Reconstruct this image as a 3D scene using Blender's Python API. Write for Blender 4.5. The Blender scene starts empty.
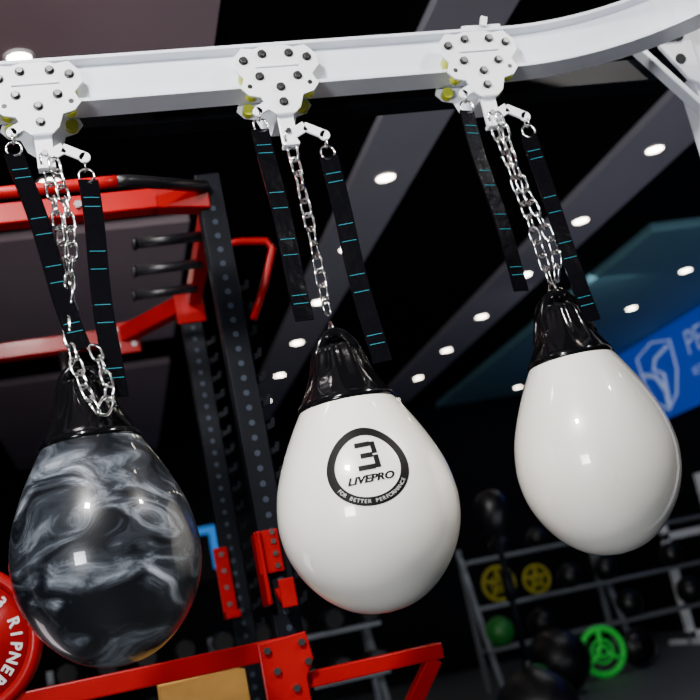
import bpy, math, random
from mathutils import Vector, Matrix
random.seed(4)
COL = bpy.context.collection

# ------------------------------------------------------------------ helpers
def mat(name, col, rough=0.5, metal=0.0, coat=0.0, emis=None, es=0.0, var=0.0, vscale=8.0, bump=0.0, bscale=60.0, spec=0.5):
    m = bpy.data.materials.new(name); m.use_nodes = True
    nt = m.node_tree; b = nt.nodes['Principled BSDF']
    c = (*col, 1)
    b.inputs['Base Color'].default_value = c
    b.inputs['Roughness'].default_value = rough
    b.inputs['Metallic'].default_value = metal
    b.inputs['Coat Weight'].default_value = coat
    b.inputs['Coat Roughness'].default_value = 0.08
    b.inputs['Specular IOR Level'].default_value = spec
    if emis:
        b.inputs['Emission Color'].default_value = (*emis, 1)
        b.inputs['Emission Strength'].default_value = es
    tc = nt.nodes.new('ShaderNodeTexCoord')
    if var > 0:
        n = nt.nodes.new('ShaderNodeTexNoise'); n.inputs['Scale'].default_value = vscale; n.inputs['Detail'].default_value = 5
        r = nt.nodes.new('ShaderNodeValToRGB')
        r.color_ramp.elements[0].position = 0.3; r.color_ramp.elements[1].position = 0.7
        r.color_ramp.elements[0].color = tuple(max(0, x * (1 - var)) for x in col) + (1,)
        r.color_ramp.elements[1].color = tuple(min(1, x * (1 + var)) for x in col) + (1,)
        nt.links.new(tc.outputs['Object'], n.inputs['Vector'])
        nt.links.new(n.outputs['Fac'], r.inputs['Fac'])
        nt.links.new(r.outputs['Color'], b.inputs['Base Color'])
    if bump > 0:
        n2 = nt.nodes.new('ShaderNodeTexNoise'); n2.inputs['Scale'].default_value = bscale; n2.inputs['Detail'].default_value = 4
        bp = nt.nodes.new('ShaderNodeBump'); bp.inputs['Strength'].default_value = bump; bp.inputs['Distance'].default_value = 0.01
        nt.links.new(tc.outputs['Object'], n2.inputs['Vector'])
        nt.links.new(n2.outputs['Fac'], bp.inputs['Height'])
        nt.links.new(bp.outputs['Normal'], b.inputs['Normal'])
    return m

def empty(name):
    e = bpy.data.objects.new(name, None); e.empty_display_size = 0.1
    COL.objects.link(e); return e

def mesh(name, vs, fs, m, parent=None, smooth=False, bevel=0):
    me = bpy.data.meshes.new(name); me.from_pydata([tuple(v) for v in vs], [], fs); me.update()
    import bmesh
    bm = bmesh.new(); bm.from_mesh(me); bmesh.ops.recalc_face_normals(bm, faces=bm.faces[:]); bm.to_mesh(me); bm.free()
    o = bpy.data.objects.new(name, me); COL.objects.link(o)
    if m: me.materials.append(m)
    if smooth:
        for p in me.polygons: p.use_smooth = True
    if bevel:
        b = o.modifiers.new('bevel', 'BEVEL'); b.width = bevel; b.segments = 2; b.limit_method = 'ANGLE'
    if parent: o.parent = parent
    return o

class MB:
    """mesh builder that collects several pieces in one mesh"""
    def __init__(s): s.v = []; s.f = []
    def add(s, vs, fs):
        k = len(s.v); s.v += [Vector(v) for v in vs]; s.f += [tuple(i + k for i in f) for f in fs]
    def box(s, x0, x1, y0, y1, z0, z1):
        s.add([(x0,y0,z0),(x1,y0,z0),(x1,y1,z0),(x0,y1,z0),(x0,y0,z1),(x1,y0,z1),(x1,y1,z1),(x0,y1,z1)],
              [(0,3,2,1),(4,5,6,7),(0,1,5,4),(1,2,6,5),(2,3,7,6),(3,0,4,7)])
    def beam(s, p, q, w, h, up=(0,0,1)):
        p = Vector(p); q = Vector(q); d = (q-p).normalized(); up = Vector(up)
        if abs(d.dot(up)) > .95: up = Vector((0,1,0))
        a = d.cross(up).normalized(); b = a.cross(d).normalized()
        vs = []
        for c in (p, q):
            for i, j in ((-1,-1),(1,-1),(1,1),(-1,1)): vs.append(c + a*i*w/2 + b*j*h/2)
        s.add(vs, [(0,1,2,3),(7,6,5,4),(0,4,5,1),(1,5,6,2),(2,6,7,3),(3,7,4,0)])
    def cyl(s, p, q, r, n=20, r2=None):
        p = Vector(p); q = Vector(q); d = (q-p).normalized(); up = Vector((0,0,1))
        if abs(d.dot(up)) > .95: up = Vector((0,1,0))
        a = d.cross(up).normalized(); b = a.cross(d)
        r2 = r if r2 is None else r2
        vs = [p + (a*math.cos(t)+b*math.sin(t))*r for t in [2*math.pi*i/n for i in range(n)]]
        vs += [q + (a*math.cos(t)+b*math.sin(t))*r2 for t in [2*math.pi*i/n for i in range(n)]]
        s.add(vs, [(i,(i+1)%n,n+(i+1)%n,n+i) for i in range(n)] + [tuple(range(n))[::-1], tuple(range(n,2*n))])
    def tube(s, pts, r, n=10, closed=False, flat=1.0):
        pts = [Vector(p) for p in pts]; N = len(pts); vs = []
        prev = None
        for i, p in enumerate(pts):
            if closed: d = (pts[(i+1)%N]-pts[i-1]).normalized()
            else: d = (pts[min(i+1,N-1)]-pts[max(i-1,0)]).normalized()
            if prev is None:
                u = Vector((0,0,1)) if abs(d.z) < .9 else Vector((0,1,0))
                a = d.cross(u).normalized()
            else:
                a = (prev - d*prev.dot(d)).normalized()
            prev = a; b = d.cross(a)
            for k in range(n):
                t = 2*math.pi*k/n; vs.append(p + a*math.cos(t)*r + b*math.sin(t)*r*flat)
        fs = []
        for i in range(N if closed else N-1):
            j = (i+1) % N
            for k in range(n): fs.append((i*n+k, i*n+(k+1)%n, j*n+(k+1)%n, j*n+k))
        if not closed: fs += [tuple(range(n))[::-1], tuple(range((N-1)*n, N*n))]
        s.add(vs, fs)
    def sphere(s, c, r, n=20, sz=1.0):
        c = Vector(c); m = n//2; vs = [c+Vector((0,0,r*sz))]
        for i in range(1, m):
            p = math.pi*i/m
            for k in range(n):
                t = 2*math.pi*k/n; vs.append(c+Vector((r*math.sin(p)*math.cos(t), r*math.sin(p)*math.sin(t), r*sz*math.cos(p))))
        vs.append(c-Vector((0,0,r*sz))); fs = [(0,1+k,1+(k+1)%n) for k in range(n)]
        for i in range(m-2):
            for k in range(n):
                a = 1+i*n; fs.append((a+k, a+n+k, a+n+(k+1)%n, a+(k+1)%n))
        a = 1+(m-2)*n; L = len(vs)-1
        fs += [(a+k, L, a+(k+1)%n) for k in range(n)]
        s.add(vs, fs)
    def ring(s, c, R, r, ax='y', n=28, k=8):
        pts = []
        for i in range(n):
            t = 2*math.pi*i/n; x, y = R*math.cos(t), R*math.sin(t)
            pts.append(Vector(c) + (Vector((x,0,y)) if ax=='y' else Vector((0,x,y)) if ax=='x' else Vector((x,y,0))))
        s.tube(pts, r, k, True)
    def prism(s, pts2, y0, y1, cx=0, cz=0):
        n = len(pts2)
        vs = [(cx+x, y0, cz+z) for x, z in pts2] + [(cx+x, y1, cz+z) for x, z in pts2]
        s.add(vs, [tuple(range(n)), tuple(range(n,2*n))[::-1]] + [(i,(i+1)%n,n+(i+1)%n,n+i) for i in range(n)])
    def make(s, name, m, parent=None, smooth=False, bevel=0):
        return mesh(name, s.v, s.f, m, parent, smooth, bevel)

def spline(pts, per=6):
    out = []; n = len(pts); P = [Vector(p) for p in pts]
    for i in range(n-1):
        p0 = P[max(i-1,0)]; p1 = P[i]; p2 = P[i+1]; p3 = P[min(i+2,n-1)]
        for k in range(per):
            t = k/per
            out.append(0.5*((2*p1)+(-p0+p2)*t+(2*p0-5*p1+4*p2-p3)*t*t+(-p0+3*p1-3*p2+p3)*t*t*t))
    out.append(P[-1]); return out

def lathe(name, prof, cx, cy, m, parent=None, n=96):
    vs = []; fs = []
    for r, z in prof:
        for k in range(n):
            t = 2*math.pi*k/n; vs.append((cx+r*math.cos(t), cy+r*math.sin(t), z))
    for i in range(len(prof)-1):
        for k in range(n): fs.append((i*n+k, i*n+(k+1)%n, (i+1)*n+(k+1)%n, (i+1)*n+k))
    fs += [tuple(range(n))[::-1], tuple(range((len(prof)-1)*n, len(prof)*n))]
    return mesh(name, vs, fs, m, parent, True)

def text_mesh(body, size, extr=0.0, offset=0.0, shear=0.0, align='CENTER'):
    cu = bpy.data.curves.new('t', 'FONT'); cu.body = body; cu.size = size; cu.extrude = extr; cu.offset = offset
    cu.shear = shear; cu.align_x = align; cu.align_y = 'CENTER'; cu.resolution_u = 6
    o = bpy.data.objects.new('t', cu); COL.objects.link(o)
    bpy.context.view_layer.update()
    me = bpy.data.meshes.new_from_object(o.evaluated_get(bpy.context.evaluated_depsgraph_get()))
    bpy.data.objects.remove(o); return me

def text_obj(name, body, size, mtx, m, parent, **k):
    me = text_mesh(body, size, **k); me.transform(mtx)
    me.materials.clear(); me.materials.append(m)
    o = bpy.data.objects.new(name, me); COL.objects.link(o); o.parent = parent; return o

# ------------------------------------------------------------------ materials
M_rail  = mat('white_powdercoat', (.74,.77,.85), .3, 0, .2, var=.05, vscale=5)
M_plate = mat('white_plate_paint', (.84,.86,.92), .28, 0, .2, var=.04)
M_bolt  = mat('bolt_steel', (.22,.22,.22), .3, 1)
M_dark  = mat('bolt_washer_dark', (.015,.015,.015), .4, .3)
M_yel   = mat('yellow_roller', (.45,.48,.03), .4)
M_chain = mat('chain_steel', (.92,.91,.90), .15, 1)
M_strap = mat('strap_vinyl', (.002,.002,.003), .20, 0, 0, spec=.22, bump=.7, bscale=11)
M_stitch= mat('teal_stitch', (.015,.15,.19), .7, spec=.1)
M_cap   = mat('black_vinyl', (.0025,.0025,.003), .11, 0, 0, bump=.32, bscale=12, spec=.38)
M_ink   = mat('logo_ink', (.003,.003,.003), .5, spec=.12)
M_inkgr = mat('logo_grey_print', (.5,.5,.48), .5)
M_red   = mat('red_powdercoat', (.30,.001,.003), .3, 0, .08, var=.15, vscale=4, spec=.2)
M_blk   = mat('black_powdercoat', (.003,.004,.007), .45, 0, 0, var=.3, spec=.12)
M_hole  = mat('punched_hole_rim', (.03,.04,.06), .5, .3, spec=.2)
M_grip  = mat('grip_rubber', (.006,.006,.008), .35, spec=.4)
M_wood  = mat('birch_plywood', (.66,.34,.08), .6, var=.2, vscale=6, spec=.15)
M_ceil  = mat('ceiling_black', (.002,.002,.003), .9, spec=.1)
M_pan   = mat('ceiling_panel_grey', (.38,.36,.42), .7, var=.06, vscale=1, spec=.2)
M_panL  = mat('ceiling_panel_warm', (.44,.34,.38), .7, var=.08, vscale=1, spec=.2)
M_panA  = mat('ceiling_panel_teal', (.17,.38,.45), .7, var=.05, vscale=1, spec=.2)
M_wall  = mat('wall_charcoal', (.004,.005,.009), .8, var=.3, vscale=1, spec=.15)
M_floor = mat('rubber_floor', (.08,.09,.10), .55, var=.5, vscale=30)
M_lamp  = mat('downlight_glow', (1,1,1), .5, emis=(1,.86,.70), es=34)
M_trim  = mat('downlight_trim', (.7,.7,.7), .4)
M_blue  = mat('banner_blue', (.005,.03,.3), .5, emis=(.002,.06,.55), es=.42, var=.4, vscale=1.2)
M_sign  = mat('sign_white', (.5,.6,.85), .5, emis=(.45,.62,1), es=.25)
M_signb = mat('sign_blue', (.02,.15,.5), .5, emis=(.02,.24,.8), es=.7)
M_grn   = mat('green_rubber_glow', (.02,.5,.05), .4, emis=(.02,.5,.05), es=.22)  # rubber given a faint glow in its own colour to look brighter
M_grn2  = mat('dark_green_rubber', (.01,.15,.02), .45)
M_yrub  = mat('yellow_rubber', (.28,.25,.01), .5, spec=.3)
M_rub   = mat('black_rubber', (.004,.004,.006), .35, 0, .05, spec=.35)
M_sil   = mat('silver_frame', (.20,.22,.25), .4, .6)
M_wht   = mat('white_paint_text', (.55,.55,.55), .5)

def white_bag_material():
    m = mat('white_bag_vinyl', (.86,.84,.79), .3, 0, 1.0)
    nt = m.node_tree; b = nt.nodes['Principled BSDF']
    b.inputs['Coat Roughness'].default_value = .02
    tc = nt.nodes.new('ShaderNodeTexCoord')
    n = nt.nodes.new('ShaderNodeTexNoise'); n.inputs['Scale'].default_value = 3.0; n.inputs['Detail'].default_value = 2
    r = nt.nodes.new('ShaderNodeValToRGB'); r.color_ramp.elements[0].position = .4; r.color_ramp.elements[1].position = .75
    r.color_ramp.elements[0].color = (.85,.825,.765,1); r.color_ramp.elements[1].color = (.79,.755,.685,1)
    nt.links.new(tc.outputs['Object'], n.inputs['Vector']); nt.links.new(n.outputs['Fac'], r.inputs['Fac'])
    mp = nt.nodes.new('ShaderNodeMapping'); mp.inputs['Scale'].default_value = (40, 40, 5); mp.inputs['Rotation'].default_value = (0,.5,0)
    n3 = nt.nodes.new('ShaderNodeTexNoise'); n3.inputs['Scale'].default_value = 1.0; n3.inputs['Detail'].default_value = 3
    r3 = nt.nodes.new('ShaderNodeValToRGB'); r3.color_ramp.elements[0].position = .71; r3.color_ramp.elements[1].position = .76
    mx = nt.nodes.new('ShaderNodeMix'); mx.data_type = 'RGBA'; mx.inputs['B'].default_value = (.64,.59,.50,1)
    nt.links.new(tc.outputs['Object'], mp.inputs['Vector']); nt.links.new(mp.outputs['Vector'], n3.inputs['Vector'])
    nt.links.new(n3.outputs['Fac'], r3.inputs['Fac']); nt.links.new(r3.outputs['Color'], mx.inputs['Factor'])
    nt.links.new(r.outputs['Color'], mx.inputs['A']); nt.links.new(mx.outputs['Result'], b.inputs['Base Color'])
    n2 = nt.nodes.new('ShaderNodeTexNoise'); n2.inputs['Scale'].default_value = 7; n2.inputs['Detail'].default_value = 1
    bp = nt.nodes.new('ShaderNodeBump'); bp.inputs['Strength'].default_value = .10; bp.inputs['Distance'].default_value = .02
    nt.links.new(tc.outputs['Object'], n2.inputs['Vector']); nt.links.new(n2.outputs['Fac'], bp.inputs['Height'])
    nt.links.new(bp.outputs['Normal'], b.inputs['Normal']); nt.links.new(bp.outputs['Normal'], b.inputs['Coat Normal'])
    return m
def marble_material():
    m = mat('marbled_bag_vinyl', (.1,.1,.1), .3, 0, .8, spec=.3)
    nt = m.node_tree; b = nt.nodes['Principled BSDF']
    b.inputs['Coat Roughness'].default_value = .02
    tc = nt.nodes.new('ShaderNodeTexCoord')
    mp = nt.nodes.new('ShaderNodeMapping'); mp.inputs['Scale'].default_value = (1, 1, 1.8); mp.inputs['Rotation'].default_value = (.3,-.55,.3)
    mp.inputs['Location'].default_value = (.35,.1,-.03)
    w = nt.nodes.new('ShaderNodeTexNoise'); w.inputs['Scale'].default_value = 2.8; w.inputs['Detail'].default_value = 2
    mx = nt.nodes.new('ShaderNodeMix'); mx.data_type = 'RGBA'; mx.blend_type = 'LINEAR_LIGHT'; mx.inputs['Factor'].default_value = .36
    n = nt.nodes.new('ShaderNodeTexNoise'); n.inputs['Scale'].default_value = 3.4; n.inputs['Detail'].default_value = 12
    n.inputs['Roughness'].default_value = .66; n.inputs['Distortion'].default_value = .8
    r = nt.nodes.new('ShaderNodeValToRGB'); cr = r.color_ramp
    cr.elements[0].position = .43; cr.elements[0].color = (.004,.005,.007,1)
    cr.elements[1].position = .70; cr.elements[1].color = (.50,.54,.60,1)
    e = cr.elements.new(.51); e.color = (.022,.026,.033,1)
    e = cr.elements.new(.58); e.color = (.12,.135,.16,1)
    nt.links.new(tc.outputs['Object'], mp.inputs['Vector']); nt.links.new(mp.outputs['Vector'], w.inputs['Vector'])
    nt.links.new(mp.outputs['Vector'], mx.inputs['A']); nt.links.new(w.outputs['Color'], mx.inputs['B'])
    nt.links.new(mx.outputs['Result'], n.inputs['Vector']); nt.links.new(n.outputs['Fac'], r.inputs['Fac'])
    nt.links.new(r.outputs['Color'], b.inputs['Base Color'])
    return m
M_white = white_bag_material(); M_marb = marble_material()

# ------------------------------------------------------------------ room shell
H = 3.6
def slab(name, x0,x1,y0,y1,z0,z1, m, parent=None):
    b = MB(); b.box(x0,x1,y0,y1,z0,z1); return b.make(name, m, parent)
slab('floor', -4, 6.8, -4, 14.2, -.1, 0, M_floor)
slab('ceiling', -4, 6.8, -4, 14.2, H, H+.1, M_ceil)
slab('wall_back', -4, 6.8, 14.0, 14.2, 0, H, M_wall)
slab('wall_right', 6.65, 6.8, -4, 14.0, 0, H, M_wall)
slab('wall_left', -4.15, -4, -4, 14.0, 0, H, M_wall)
slab('baseboard_back', -4, 6.65, 13.97, 14.0, 0, .12, M_blk)
pan = empty('ceiling_panels')
slab('panel_strip_1', 1.72, 2.13, -3, 12.9, H-.05, H-.001, M_pan, pan)
slab('panel_strip_2', 3.52, 4.05, -3, 13.2, H-.05, H-.001, M_pan, pan)
slab('panel_wide', 4.62, 6.64, 7.35, 13.8, H-.08, H-.001, M_panA, pan)
for i,(a,b_) in enumerate([(-3,4.88),(6.1,8.6),(9.4,13.6)]):
    slab('panel_side_%d'%i, -1.0, .74, a, b_, H-.05, H-.001, M_panL, pan)
    slab('panel_far_%d'%i, -3.6, -1.6, a, b_, H-.05, H-.001, M_panL, pan)
dl = empty('ceiling_downlights')
lamps = MB(); rims = MB()
def down(x,y,z,r=.056):
    lamps.cyl((x,y,z-.004),(x,y,z-.001),r,24)
    rims.ring((x,y,z-.004),r+.008,.009,'z')
for k in range(10):
    yy = 5.74+1.2*(k-3)
    if yy < 13.4: down(1.93,yy,H-.05); down(3.79,yy,H-.05)
for k in range(5):
    if k != 3 : down(5.63, 8.6+1.15*k, H-.08)
down(-.09,4.10,H-.05,.05); down(-.05,5.45,H)
for yy in (7.0,8.2,10.3,11.5): down(-.06,yy,H-.05)
lamps.make('lamp_lens', M_lamp, dl); rims.make('lamp_rim', M_trim, dl, True)

# ------------------------------------------------------------------ overhead rail
YB = 2.577
rail = empty('overhead_rail')
path = [((x,YB),(0,1)) for x in (-1.5,0,1.3)]
for i in range(1,25):
    t = math.radians(90-90*i/24); path.append(((1.3+.72*math.cos(t), YB-.72+.72*math.sin(t)),(math.cos(t),math.sin(t))))
path.append(((2.02,-.5),(1,0)))
Z0, Z1 = 2.452, 2.586
prof = [(-.045,Z0),(.045,Z0),(.045,Z0+.010),(.016,Z0+.015),(.016,Z1-.015),(.045,Z1-.010),(.045,Z1),(-.045,Z1),(-.045,Z1-.010),(-.016,Z1-.015),(-.016,Z0+.015),(-.045,Z0+.010)]
vs=[];fs=[];n=12
for (p,nn) in path:
    for o,z in prof: vs.append((p[0]+nn[0]*o,p[1]+nn[1]*o,z))
for i in range(len(path)-1):
    for k in range(n): fs.append((i*n+k,i*n+(k+1)%n,(i+1)*n+(k+1)%n,(i+1)*n+k))
fs += [tuple(range(n)), tuple(range((len(path)-1)*n,len(path)*n))]
mesh('rail_profile', vs, fs, M_rail, rail, bevel=.0015)
# support frame
sf = empty('support_frame')
b = MB(); b.box(-1.4,2.0,2.72,2.80,2.47,2.55); b.box(1.6,2.0,2.64,2.70,2.60,2.66); b.make('cross_beam', M_blk, sf, bevel=.004)
b = MB()
for x in (2.0,-1.5): b.box(x,x+.09,2.71,2.80,0,2.66)
b.beam((1.80,2.70,2.60),(2.02,2.70,2.30),.02,.045,(0,1,0))
b.prism([(0,0),(.0,-.18),(-.05,-.15),(-.12,-.03),(-.12,0)],2.69,2.705,2.02,2.60)
b.make('post', M_rail, sf, bevel=.004)
b = MB()
for x in (2.0,-1.5): b.box(x-.05,x+.14,2.66,2.85,0,.012)
for x in (-.35,.3,.92): b.box(x-.03,x+.03,YB-.03,2.74,Z1,Z1+.012)
for x in (-.35,.3,.92): b.box(x-.03,x+.03,2.715,2.727,2.5,Z1+.012)
b.cyl((1.96,2.686,2.52),(1.96,2.691,2.52),.018)
b.make('bracket', M_blk, sf)

# ------------------------------------------------------------------ trolleys
plate_out = [(-.104,.030),(-.102,.060),(-.078,.088),(-.05,.083),(-.03,.09),(.03,.09),(.05,.083),(.08,.088),(.104,.060),(.106,.028),
             (.085,.004),(.096,-.024),(.080,-.044),(.052,-.052),(.040,-.085),(.024,-.1),(-.024,-.1),(-.040,-.085),(-.052,-.052),(-.080,-.044),(-.096,-.024),(-.085,.004)]
plate_out = [(x*1.12,z*1.08) for x,z in plate_out]
def trolley(x, star=False):
    e = empty('rail_trolley')
    cz = 2.466
    b = MB(); b.prism(plate_out, YB-.066, YB-.058, x, cz); b.prism(plate_out, YB+.058, YB+.066, x, cz)
    b.box(x-.024,x+.024,YB-.064,YB+.064,cz-.110,cz-.100)
    b.box(x-.022,x+.022,YB-.050,YB-.040,cz-.195,cz-.10)     # hanging tab
    b.box(x-.022,x+.022,YB-.062,YB-.030,cz-.200,cz-.190)
    # bent hook plate reaching to the right
    b.beam((x+.010,YB-.053,cz-.165),(x+.048,YB-.053,cz-.146),.008,.030,(0,0,1))
    b.beam((x+.043,YB-.053,cz-.146),(x+.095,YB-.053,cz-.176),.008,.026,(0,0,1))
    b.cyl((x+.095,YB-.057,cz-.178),(x+.095,YB-.049,cz-.178),.015,20)
    # left ear that carries the strap ring
    b.beam((x-.040,YB-.058,cz-.075),(x-.074,YB-.058,cz-.092),.008,.026,(0,0,1))
    b.cyl((x-.074,YB-.062,cz-.094),(x-.074,YB-.054,cz-.094),.014,20)
    # stiffening fold on the plate
    b.beam((x-.06,YB-.068,cz+.034),(x+.06,YB-.068,cz+.034),.006,.006)
    if star:
        b.beam((x-.02,YB-.03,Z1+.006),(x+.10,YB-.03,Z1+.006),.02,.012); b.beam((x+.04,YB-.05,Z1),(x+.05,YB-.05,Z1+.03),.012,.02)
    b.make('side_plates', M_plate, e, bevel=.0015)
    b = MB(); d = MB()
    for bx,bz in ((-.088,.055),(-.034,.072),(.040,.070),(.088,.055),(-.052,.005),(.052,.0),(0,-.03),(0,-.075)):
        d.cyl((x+bx,YB-.066,cz+bz),(x+bx,YB-.069,cz+bz),.0125,16)
        b.cyl((x+bx,YB-.069,cz+bz),(x+bx,YB-.078,cz+bz),.0085,6)
        b.cyl((x+bx,YB+.066,cz+bz),(x+bx,YB+.074,cz+bz),.0085,6)
    b.cyl((x,YB-.050,cz-.155),(x,YB-.058,cz-.155),.008,6)
    for bx in (-.083,.083): d.cyl((x+bx,YB-.0665,cz-.022),(x+bx,YB-.066,cz-.022),.007,14)
    b.make('bolts', M_bolt, e); d.make('washers', M_dark, e)
    b = MB()
    for bx in (-.08,.08):
        for s in (-1,1):
            b.cyl((x+bx,YB+s*.02,Z0+.010+.026),(x+bx,YB+s*.055,Z0+.010+.026),.024,24)
            b.cyl((x+bx*.98,YB+s*.056,cz-.036),(x+bx*.98,YB+s*.034,cz-.036),.0165,24)
    b.make('rollers', M_yel, e)
    return e
TX = (-.025,.610,1.200)
for i,x in enumerate(TX): trolley(x, i==2)

# ------------------------------------------------------------------ chains / straps
def link(mb, c, d, side, L=.050, W=.029, r=.0040):
    d = d.normalized(); a = (side - d*side.dot(d)).normalized()
    R = W/2; h = L/2-R; pts = []
    for i in range(9):
        t = math.pi*i/8; pts.append(c + d*(h+R*math.sin(t)) + a*(R*math.cos(t)))
    for i in range(9):
        t = math.pi+math.pi*i/8; pts.append(c + d*(-h+R*math.sin(t)) + a*(R*math.cos(t)))
    mb.tube(pts, r, 7, True)
def chain(name, pts, parent, pitch=.039):
    P = spline(pts, 20); mb = MB(); acc = 0; nxt = 0; k = 0
    for i in range(len(P)-1):
        seg = (P[i+1]-P[i]); l = seg.length
        while nxt <= acc + l:
            c = P[i] + seg*((nxt-acc)/l)
            ph = .5 + (k%2)*math.pi/2 + .25*math.sin(k*1.7)
            link(mb, c, seg, Vector((math.cos(ph), math.sin(ph), 0)))
            nxt += pitch; k += 1
        acc += l
    return mb.make(name, M_chain, parent, True)
def strap(x0,z0,x1,z1,y,parent,bow=.01, w=.05, tw=.15):
    vs=[];fs=[];N=24
    d = Vector((x1-x0,0,z1-z0)).normalized(); a = Vector((math.cos(tw),math.sin(tw),0)); nn = d.cross(a).normalized()
    a = nn.cross(d).normalized()
    cs=[]
    for i in range(N+1):
        t=i/N; c=Vector((x0+(x1-x0)*t, y+bow*math.sin(t*5), z0+(z1-z0)*t)); c.x += .004*math.sin(t*7+x0*9); cs.append(c)
        for s,q in ((-1,-1),(1,-1),(1,1),(-1,1)): vs.append(c+a*s*w/2+nn*q*.003)
    for i in range(N):
        for k in range(4): fs.append((i*4+k,i*4+(k+1)%4,i*4+4+(k+1)%4,i*4+4+k))
    fs += [(0,1,2,3),(N*4,N*4+1,N*4+2,N*4+3)]
    mesh('strap', vs, fs, M_strap, parent)
    st = MB()
    for t in (.1,.16,.36,.42,.62,.68,.88,.94):
        c = cs[int(t*N)]
        st.beam(c-a*w*.40+(-nn if nn.y>0 else nn)*.0035, c+a*w*.40+(-nn if nn.y>0 else nn)*.0035, .0018,.0018)
    st.make('strap_stitching', M_stitch, parent)
    r = MB(); r.ring((x0,y,z0+.012),.019,.003,'y'); r.ring((x0,y-.004,z0+.036),.012,.0025,'x')
    r.make('d_ring', M_chain, parent, True)

# ------------------------------------------------------------------ bags
PR = [(.001,1.046),(.05,1.052),(.10,1.071),(.150,1.108),(.192,1.16),(.220,1.22),(.231,1.28),(.229,1.33),(.218,1.385),(.197,1.44),(.170,1.495),(.143,1.542),(.124,1.572)]
CP = [(.125,1.566),(.129,1.572),(.127,1.582),(.118,1.594),(.100,1.622),(.083,1.655),(.070,1.69),(.061,1.715),(.047,1.73),(.02,1.735),(.001,1.736)]
def sp2(pr, per=5, k=1.0, dz=0.0):
    return [(max(.0005,p.x*k), p.y+dz) for p in spline([(r,z,0) for r,z in pr], per)]
def bag(x, m, k, tx, dbl, dz):
    e = empty('hanging_punching_bag')
    lathe('bag_body', sp2(PR,5,k,dz), x, YB, m, e)
    cap = lathe('bag_cap', sp2(CP,5,k,dz), x, YB, M_cap, e)
    # pleats in the vinyl collar
    for v in cap.data.vertices:
        dx, dy = v.co.x-x, v.co.y-YB; a = math.atan2(dy,dx); t = max(0,min(1,(v.co.z-dz-1.585)/.11))
        f = 1+.06*t*math.sin(a*9)+.04*t*math.sin(a*5+1)
        v.co.x = x+dx*f; v.co.y = YB+dy*f
    b = MB()
    for s in (-1,1):
        yy = YB+s*.022
        b.tube(spline([(x-.066,YB+s*.045,1.635+dz),(x-.055,yy,1.70+dz),(x-.035,yy,1.745+dz),(x,yy,1.765+dz),(x+.035,yy,1.745+dz),(x+.055,yy,1.70+dz),(x+.066,YB+s*.045,1.635+dz)],5), .013, 10, flat=.55)
    b.cyl((x-.02,YB-.03,1.752+dz),(x-.02,YB+.03,1.752+dz),.006); b.cyl((x+.02,YB-.03,1.752+dz),(x+.02,YB+.03,1.752+dz),.006)
    b.make('carry_loop', M_cap, e, True)
    b = MB(); b.ring((x,YB,1.775+dz),.022,.004,'x'); b.make('shackle', M_chain, e, True)
    zt = 2.29
    chain('chain', [(tx,YB-.045,zt),(tx+(x-tx)*.5+.004,YB-.02,2.06),(x,YB,1.81+dz)], e)
    if dbl == 1:
        chain('chain_loop', [(tx+.02,YB-.06,zt-.02),(tx+.035,YB-.06,2.1),(x+.005,YB-.05,1.95),(x-.015,YB-.06,1.84),(x+.0,YB-.095,1.70),(x+.03,YB-.125,1.61),(x+.06,YB-.11,1.66),(x+.04,YB-.07,1.78)], e)
    if dbl == 2:
        chain('chain_loop', [(tx+.012,YB-.065,zt-.01),(tx+.03,YB-.055,2.1),(x+.015,YB-.045,1.9),(x+.01,YB-.03,1.82)], e)
    return e
b1 = bag(-.016, M_marb, .955, TX[0], 1, -.012)
b2 = bag(.628, M_white, .99, TX[1], 0, -.018)
b3 = bag(1.268, M_white, .925, TX[2], 2, .006)
strap(-.099,2.315,-.005,1.78,YB-.058,b1,tw=.3); strap(.068,2.225,.060,1.65,YB-.053,b1,tw=.22)
strap(.536,2.32,.552,1.775,YB-.058,b2,tw=.15); strap(.704,2.225,.725,1.64,YB-.053,b2,tw=-.1)
strap(1.126,2.32,1.150,1.775,YB-.058,b3,tw=.35); strap(1.294,2.23,1.33,1.665,YB-.053,b3,tw=-.15,w=.045)

# logo on the middle bag, wrapped on its surface
SP = sp2(PR,5,.99,-.018)
def rad(z):
    for (r0,z0),(r1,z1) in zip(SP,SP[1:]):
        if z0 <= z <= z1: return r0+(r1-r0)*(z-z0)/(z1-z0+1e-9)
    return .1
BX = .628; Zc = 1.366; th0 = math.atan2(-YB,-BX)+.09
def wrap(s,h,off=.0012):
    z = Zc + h*.97; r = rad(z); t = th0 + s/rad(Zc)
    return (BX+(r+off)*math.cos(t), YB+(r+off)*math.sin(t), z)
def ringmesh(r0,r1,name,m,off):
    vs=[];fs=[];n=96;kk=4
    for i in range(n):
        a=2*math.pi*i/n
        for j in range(kk+1):
            rr=r0+(r1-r0)*j/kk; vs.append(wrap(rr*math.cos(a),rr*math.sin(a),off))
    for i in range(n):
        for j in range(kk):
            a=i*(kk+1)+j; c=((i+1)%n)*(kk+1)+j; fs.append((a,a+1,c+1,c))
    return mesh(name,vs,fs,m,b2)
ringmesh(.078,.099,'logo_ring',M_ink,.0012)
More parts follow.
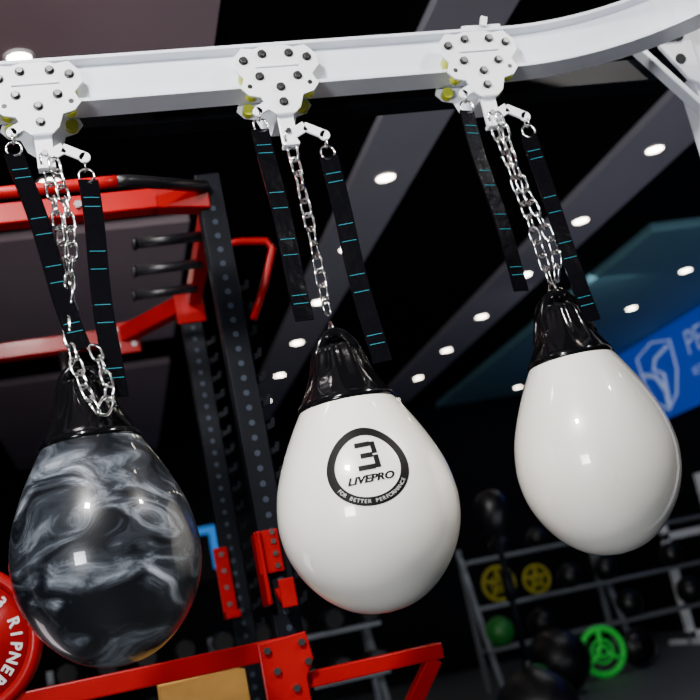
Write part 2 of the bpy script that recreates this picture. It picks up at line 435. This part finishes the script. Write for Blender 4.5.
def wtext(body,size,cx,cz,name,m,arc=None,off=.0014,shear=0,offset=0,sx=1.0):
    if arc is None:
        me = text_mesh(body,size,offset=offset,shear=shear)
        for v in me.vertices: v.co = wrap(cx+v.co.x*sx, cz+v.co.y, off)
    else:
        R,a0,da = arc; vs=[];fs=[]
        for i,ch in enumerate(body):
            if ch==' ': continue
            q = text_mesh(ch,size,offset=offset); a = a0+da*i
            for p in q.polygons: fs.append(tuple(j+len(vs) for j in p.vertices))
            for v in q.vertices:
                ux,uz = -math.sin(a),math.cos(a); nx,nz = -math.cos(a),-math.sin(a)
                px = R*math.cos(a)+ux*v.co.x+nx*v.co.y; pz = R*math.sin(a)+uz*v.co.x+nz*v.co.y
                vs.append(wrap(px,pz,off))
            bpy.data.meshes.remove(q)
        me = bpy.data.meshes.new(name); me.from_pydata(vs,[],fs)
    me.materials.clear(); me.materials.append(m)
    o = bpy.data.objects.new(name,me); COL.objects.link(o); o.parent = b2
def gl(mb_v, mb_f, x0,z0,x1,z1,nx=5):
    k=len(mb_v)
    for i in range(nx+1):
        x=x0+(x1-x0)*i/nx; mb_v.append(wrap(x,z0,.0014)); mb_v.append(wrap(x,z1,.0014))
    for i in range(nx): mb_f.append((k+2*i,k+2*i+2,k+2*i+3,k+2*i+1))
gv=[];gf=[]
gl(gv,gf,-.022,.047,.018,.060); gl(gv,gf,-.012,.018,.018,.031); gl(gv,gf,-.022,-.012,.018,.001)
gl(gv,gf,.018,-.010,.031,.0225,2); gl(gv,gf,.018,.0265,.031,.058,2)
mesh('logo_numeral',gv,gf,M_ink,b2)
for q_ in (-.0005,.0005):
    wtext('LIVEPRO',.0245,q_,-.034,'logo_word',M_ink,shear=.3,offset=.0008,sx=1.15)
s='FOR BETTER PERFORMANCE'
wtext(s,.0125,0,0,'logo_arc_text',M_inkgr,arc=(.0885,math.radians(-90-56),math.radians(112/(len(s)-1))),off=.0022)

# ------------------------------------------------------------------ power rack
rk = empty('power_rack')
PXr, YF, YR, ZT = .470, 3.5, 4.6, 2.66
PXl = -.56
XR = {YF:PXr, YR:.445}
b = MB(); hole = MB()
for left in (0,1):
    for y in (YF,YR):
        px = PXl if left else XR[y]
        b.box(px,px+.09,y,y+.09,0,ZT if y==YF else 2.6)
        for i in range(42):
            z = .35+i*.053
            hole.cyl((px+.045,y-.0015,z),(px+.045,y+.001,z),.0105,14)
            if y==YF and not left:
                hole.cyl((px+.0915,y+.045,z),(px+.089,y+.045,z),.0105,14)
b.make('uprights', M_blk, rk, bevel=.004); hole.make('upright_holes', M_hole, rk)
b = MB()
for i in range(16):
    z = 1.05+i*.085
    b.prism([(0,0),(.045,.02),(.05,.05),(.035,.05),(.03,.03),(0,.03)], YR+.02, YR+.05, XR[YR]+.09, z)
for i in range(14):
    z = 1.1+i*.085
    b.prism([(0,0),(.035,.015),(.04,.045),(.028,.045),(.022,.028),(0,.025)], YF+.03, YF+.05, PXr+.09, z)
b.make('bar_catches', M_blk, rk)
b = MB()
b.beam((-.60,YF-.03,2.56),(.32,YF-.03,2.56),.07,.075)
b.beam((.30,YF-.03,2.56),(.50,YF+.02,2.56),.07,.075)
b.beam((PXr+.045,YF+.05,2.56),(PXr+.045,YR+.05,2.56),.06,.075)
b.beam((PXl+.045,YF+.05,2.56),(PXl+.045,YR+.05,2.56),.06,.075)
b.beam((-.55,5.07,2.56),(.20,5.07,2.56),.07,.08)
b.beam((.18,5.08,2.56),(.53,4.6,2.56),.07,.08)
b.beam((-.55,5.08,2.56),(-.62,4.62,2.56),.07,.08)
b.box(XR[YR]-.02,XR[YR]+.11,YR-.012,YR,2.44,2.60)
b.box(.13,.27,5.02,5.035,2.46,2.62)
b.make('top_beams', M_red, rk, bevel=.006)
b = MB()
b.tube(spline([(-.7,3.2,2.525),(-.3,3.2,2.525),(.18,3.2,2.525)],6), .021, 14)
b.tube([(.53,4.0,2.57),(.68,4.0,2.575),(.78,4.0,2.565),(.80,4.0,2.53),(.74,4.0,2.38),(.67,4.0,2.24)], .015, 12)
b.tube([(-.3,3.2,2.525),(-.3,3.47,2.56)],.016,10)
b.make('pull_up_bar', M_red, rk, True)
b = MB()
b.tube([(.17,3.2,2.525),(.22,3.21,2.527),(.50,3.48,2.60)], .021, 14)
for y in (3.75,4.05,4.35):
    b.cyl((.24,y,2.52),(.51,y,2.52),.02)
    b.cyl((.23,y,2.52),(.245,y,2.52),.026)
b.cyl((-.10,5.0,2.5),(-.10,5.0,2.32),.02); b.cyl((-.10,5.0,2.33),(-.10,5.0,2.29),.03)
b.make('grips', M_grip, rk, True)
# j-cups and spotter arms
b = MB()
b.box(PXr-.015,PXr-.0,YF-.05,YF+.10,1.12,1.36); b.box(PXr-.02,PXr+.06,YF-.03,YF-.015,1.22,1.36)
b.beam((PXr+.04,YF-.03,1.16),(PXr+.04,YF-.14,1.12),.05,.02); b.box(PXr+.015,PXr+.065,YF-.15,YF-.135,1.1,1.19)
b.box(PXr-.06,PXr-.0,YR-.04,YR-.02,1.12,1.42); b.box(PXr-.06,PXr-.0,YR-.15,YR-.03,1.12,1.15)
b.make('j_cups', M_red, rk, bevel=.004)
b = MB()
b.beam((-.5,3.36,.985),(.48,3.40,.985),.06,.062)
b.beam((.50,3.40,.872),(.98,3.43,.872),.05,.05)
b.beam((.76,3.42,.62),(.95,3.43,.85),.05,.05)
b.beam((.50,3.40,.62),(.98,3.43,.62),.05,.05)
b.prism([(-.085,.045),(.070,.055),(.080,-.03),(.05,-.08),(.05,-.34),(-.03,-.34),(-.085,-.12)],3.34,3.355,.47,.965)
b.beam((PXr+.045,3.4,.3),(PXr+.045,4.6,.3),.06,.07); b.beam((PXl+.045,3.4,.3),(PXl+.045,4.6,.3),.06,.07)
b.make('spotter_frame', M_red, rk, bevel=.005)
b = MB()
for x,z in ((.41,.985),(.52,.99),(.43,.92),(.53,.93),(.48,.86)): b.cyl((x,3.34,z),(x,3.325,z),.012,6)
for z in (1.24,1.28,1.32,1.35): b.cyl((PXr+.04,YF-.03,z),(PXr+.04,YF-.036,z),.009,12)
for z in (1.18,1.25,1.32,1.39): b.cyl((PXr-.03,YR-.04,z),(PXr-.03,YR-.046,z),.01,12)
for x,y,z in ((.16,5.02,2.58),(.24,5.02,2.58),(.16,5.02,2.5),(.24,5.02,2.5),(-.1,YF-.065,2.56),(.05,YF-.065,2.56)):
    b.cyl((x,y,z),(x,y-.014,z),.014,6)
b.make('frame_bolts', M_bolt, rk)

# plyo box
e = empty('plyometric_box')
b = MB(); b.box(.08,.35,3.47,3.85,0,.945); b.make('plywood_shell', M_wood, e, bevel=.004)
b = MB(); b.box(.15,.27,3.468,3.472,.70,.74); b.make('hand_hole', M_dark, e)

# red bumper plate on peg
e = empty('bumper_plate')
b = MB()
c=(-.46,3.36,1.185)
b.cyl((c[0],3.33,c[2]),(c[0],3.39,c[2]),.225,48)
b.ring((c[0],3.33,c[2]),.205,.02,'y',48,10); b.ring((c[0],3.33,c[2]),.09,.015,'y',36,10)
b.make('plate_rubber', M_red, e, True)
b = MB(); b.cyl((c[0],3.3,c[2]),(c[0],3.55,c[2]),.026); b.cyl((c[0],3.318,c[2]),(c[0],3.33,c[2]),.06); b.make('hub', M_bolt, e, True)
vs=[];fs=[]
for i,ch in enumerate('3 RIPNER 3 RIPNER'):
    if ch==' ': continue
    q=text_mesh(ch,.045,offset=.0015); a=math.radians(38-i*13)
    for p in q.polygons: fs.append(tuple(j+len(vs) for j in p.vertices))
    for v in q.vertices:
        px=.152*math.cos(a)+math.sin(a)*v.co.x+math.cos(a)*v.co.y; pz=.152*math.sin(a)-math.cos(a)*v.co.x+math.sin(a)*v.co.y
        vs.append((c[0]+px,3.327,c[2]+pz))
me=bpy.data.meshes.new('plate_lettering'); me.from_pydata(vs,[],fs); me.materials.append(M_wht)
o=bpy.data.objects.new('plate_lettering',me); COL.objects.link(o); o.parent=e

# ------------------------------------------------------------------ wall banner + sign
e = empty('wall_banner')
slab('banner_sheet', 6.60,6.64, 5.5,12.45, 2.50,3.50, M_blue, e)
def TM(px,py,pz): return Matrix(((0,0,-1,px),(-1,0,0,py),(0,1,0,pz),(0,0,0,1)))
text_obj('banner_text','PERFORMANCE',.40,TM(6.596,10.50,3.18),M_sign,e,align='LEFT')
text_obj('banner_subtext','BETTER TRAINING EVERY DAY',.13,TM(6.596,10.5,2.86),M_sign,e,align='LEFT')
b = MB()
sh=[(-.42,.33),(0,.42),(.42,.33),(.40,-.02),(.25,-.28),(0,-.42),(-.25,-.28),(-.40,-.02)]
b.tube([(6.594,11.2-p[0],3.0+p[1]) for p in sh],.016,8,True)
b.tube([(6.594,11.2-p[0],3.0+p[1]) for p in ((-.36,.1),(-.1,.02),(.05,-.2),(.02,-.38))],.03,8)
b.tube([(6.594,11.2-p[0],3.0+p[1]) for p in ((.33,.28),(.0,.22),(-.1,.1),(.1,.0),(.05,-.3))],.025,8)
b.make('banner_crest', M_sign, e)
e = empty('wall_sign')
slab('sign_box', .5,2.0, 13.93,13.99, 1.80,2.55, M_blk, e)
text_obj('sign_letters','FIT',.78,Matrix(((1,0,0,1.0),(0,0,-1,13.92),(0,1,0,2.17),(0,0,0,1))),M_signb,e,offset=.012,extr=.01)

# ------------------------------------------------------------------ background equipment
e = empty('freestanding_punching_ball')
lathe('weighted_base', sp2([(.2,0.0),(.27,.03),(.29,.12),(.27,.26),(.2,.36),(.1,.43),(.04,.46),(.035,.5)],4), 2.57,7.0,M_rub,e,40)
b = MB(); b.cyl((2.57,7,.48),(2.57,7,1.42),.022); b.cyl((2.57,7,.9),(2.57,7,1.1),.04); b.make('post', M_blk, e, True)
lathe('ball', sp2([(.001,1.36),(.05,1.375),(.09,1.43),(.115,1.52),(.105,1.6),(.07,1.65),(.001,1.67)],4), 2.57,7.0,M_rub,e,32)

def storage(name,x0,x1,y,zs,depth=.45):
    e = empty(name); b = MB()
    for x in (x0,(x0+x1)/2,x1):
        b.beam((x,y+depth,0),(x,y+depth,max(zs)+.15),.05,.05); b.beam((x,y,0.0),(x,y+depth-.02,max(zs)+.05),.05,.05)
    for z in zs:
        for yy in (y+.05,y+.3): b.beam((x0-.05,yy,z),(x1+.05,yy,z),.03,.035)
    b.make('frame', M_sil, e, bevel=.004); return e
e = storage('medicine_ball_rack',3.35,6.2,9.9,(.42,.82,1.27))
k=0
for zi,z,xs in ((0,.42,(3.5,3.95,4.9,5.6)),(1,.82,(4.35,4.75,5.5,6.0)),(2,1.27,(3.7,4.1,4.8,5.3))):
    for i,x in enumerate(xs):
        r = .145-.02*zi
        b = MB(); b.sphere((x,10.07,z+r*.9+.02),r,20)
        b.ring((x,10.07,z+r*.9+.02),r*1.0,.006,'y')
        b.make('medicine_ball_%d'%k, M_grn2 if (zi,i)==(0,0) else M_rub, e, True); k+=1
e = storage('dumbbell_rack',-.6,1.9,8.3,(.55,.92))
b = MB(); h = MB()
for z in (.55,.92):
    for i in range(9):
        x=-.45+i*.29
        b.cyl((x,8.28,z+.1),(x,8.40,z+.1),.075,8); b.cyl((x,8.52,z+.1),(x,8.64,z+.1),.075,8); h.cyl((x,8.4,z+.1),(x,8.52,z+.1),.018)
b.make('dumbbell_heads', M_rub, e); h.make('dumbbell_handles', M_sil, e)

def wplate(name,c,r,m,spokes=0):
    e = empty(name); x,y,z = c; b = MB()
    b.ring((x,y,z),r*.88,r*.12,'y',48,12); b.cyl((x,y-.02,z),(x,y+.02,z),r*.28,24)
    if spokes:
        for i in range(spokes):
            a=math.radians(90+360*i/spokes); b.beam((x,y,z),(x+r*.85*math.cos(a),y,z+r*.85*math.sin(a)),.03,r*.24,(0,1,0) )
        b.ring((x,y,z),r*.45,r*.05,'y',36,8)
    else: b.cyl((x,y-.012,z),(x,y+.012,z),r*.85,40)
    b.make('disc', m, e, True)
    q = MB(); q.cyl((x,y-.03,z),(x,y+.03,z),r*.12,20); q.make('bore', M_dark, e, True)
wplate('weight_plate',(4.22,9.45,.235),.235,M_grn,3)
wplate('weight_plate',(3.60,10.07,1.02),.18,M_yrub,5)
wplate('weight_plate',(4.00,10.07,.99),.15,M_yrub,5)
wplate('weight_plate',(4.62,9.5,.19),.19,M_rub)
e = empty('exercise_ball'); b = MB(); b.sphere((3.55,8.9,.28),.28,32); b.make('ball_shell', M_rub, e, True)
e = empty('kettlebell')
b = MB(); b.sphere((3.05,8.2,.14),.14,24); b.tube(spline([(2.96,8.2,.22),(2.95,8.2,.31),(3.05,8.2,.35),(3.15,8.2,.31),(3.14,8.2,.22)],5),.02,10); b.make('cast_body', M_grn2, e, True)
e = empty('squat_stand'); b = MB()
for x in (5.75,6.35): b.box(x,x+.08,10.6,10.68,0,1.75)
b.box(5.75,6.43,10.6,10.68,.05,.13); b.box(5.75,6.43,10.6,10.68,1.1,1.18)
for x in (5.75,6.35): b.box(x,x+.08,10.4,11.1,0,.05)
b.make('stand_frame', M_plate, e, bevel=.004)

# ------------------------------------------------------------------ lights
def area(name, loc, target, sx, sy, e, col=(1,1,1), spread=180):
    l = bpy.data.lights.new(name,'AREA'); l.shape='RECTANGLE'; l.size=sx; l.size_y=sy; l.energy=e; l.color=col; l.spread=math.radians(spread)
    o = bpy.data.objects.new(name,l); o.location=loc; COL.objects.link(o)
    o.rotation_euler=(Vector(target)-Vector(loc)).to_track_quat('-Z','Y').to_euler(); return o
area('ceiling_light_key', (-.7,.3,3.45),(.6,2.6,1.6),.25,.25,64,(1,.97,.93),100)
area('added_front_fill', (-2.6,-2.0,1.4),(.6,2.6,1.9),1.2,1.2,22,(.93,.96,1),50)  # fill lamp added behind the camera to brighten the bags, no window modelled
area('ceiling_light_side', (2.6,1.0,3.45),(1.0,2.6,1.4),.22,.22,26,(1,.95,.9),110)
area('ceiling_light_rack', (-.4,2.6,3.45),(.2,4.2,1.8),.3,.3,18,(1,.93,.9),110)
area('ceiling_light_far', (4.6,8.2,3.4),(4.4,9.8,.3),1.0,1.0,10,(.9,.96,1))
area('added_bounce_wash', (3.5,5.2,.15),(3.5,8.5,3.6),3.0,1.5,23,(.85,.9,1))  # unseen lamp added near the floor, imitates bounce on the ceiling strips
area('added_bounce_side', (-1.6,4.2,.15),(-.6,5.0,3.6),1.0,1.0,9,(1,.85,.9))  # second unseen upward fill, added for the left ceiling panels
w = bpy.data.worlds.new('world'); bpy.context.scene.world = w; w.use_nodes = True
w.node_tree.nodes['Background'].inputs['Color'].default_value = (.5,.6,.85,1)
w.node_tree.nodes['Background'].inputs['Strength'].default_value = .04

# ------------------------------------------------------------------ camera
p = math.radians(13.7); yw = math.radians(14.5); s_, c_ = .204, .979
Fh = Vector((math.sin(yw),math.cos(yw),0)); R = Vector((math.cos(yw),-math.sin(yw),0)); Zv = Vector((0,0,1))
fw = Fh*math.cos(p)+Zv*math.sin(p); U = -Fh*math.sin(p)+Zv*math.cos(p)
right = R*c_-U*s_; up = R*s_+U*c_
cam = bpy.data.cameras.new('camera'); cam.sensor_width = 36; cam.lens = 54; cam.clip_start=.05
co = bpy.data.objects.new('camera', cam); COL.objects.link(co)
m = Matrix.Identity(4)
for i in range(3): m[i][0]=right[i]; m[i][1]=up[i]; m[i][2]=-fw[i]
m[0][3],m[1][3],m[2][3] = 0,0,1.05
co.matrix_world = m
cam.dof.use_dof = True; cam.dof.focus_distance = 2.65; cam.dof.aperture_fstop = 2.8
bpy.context.scene.camera = co
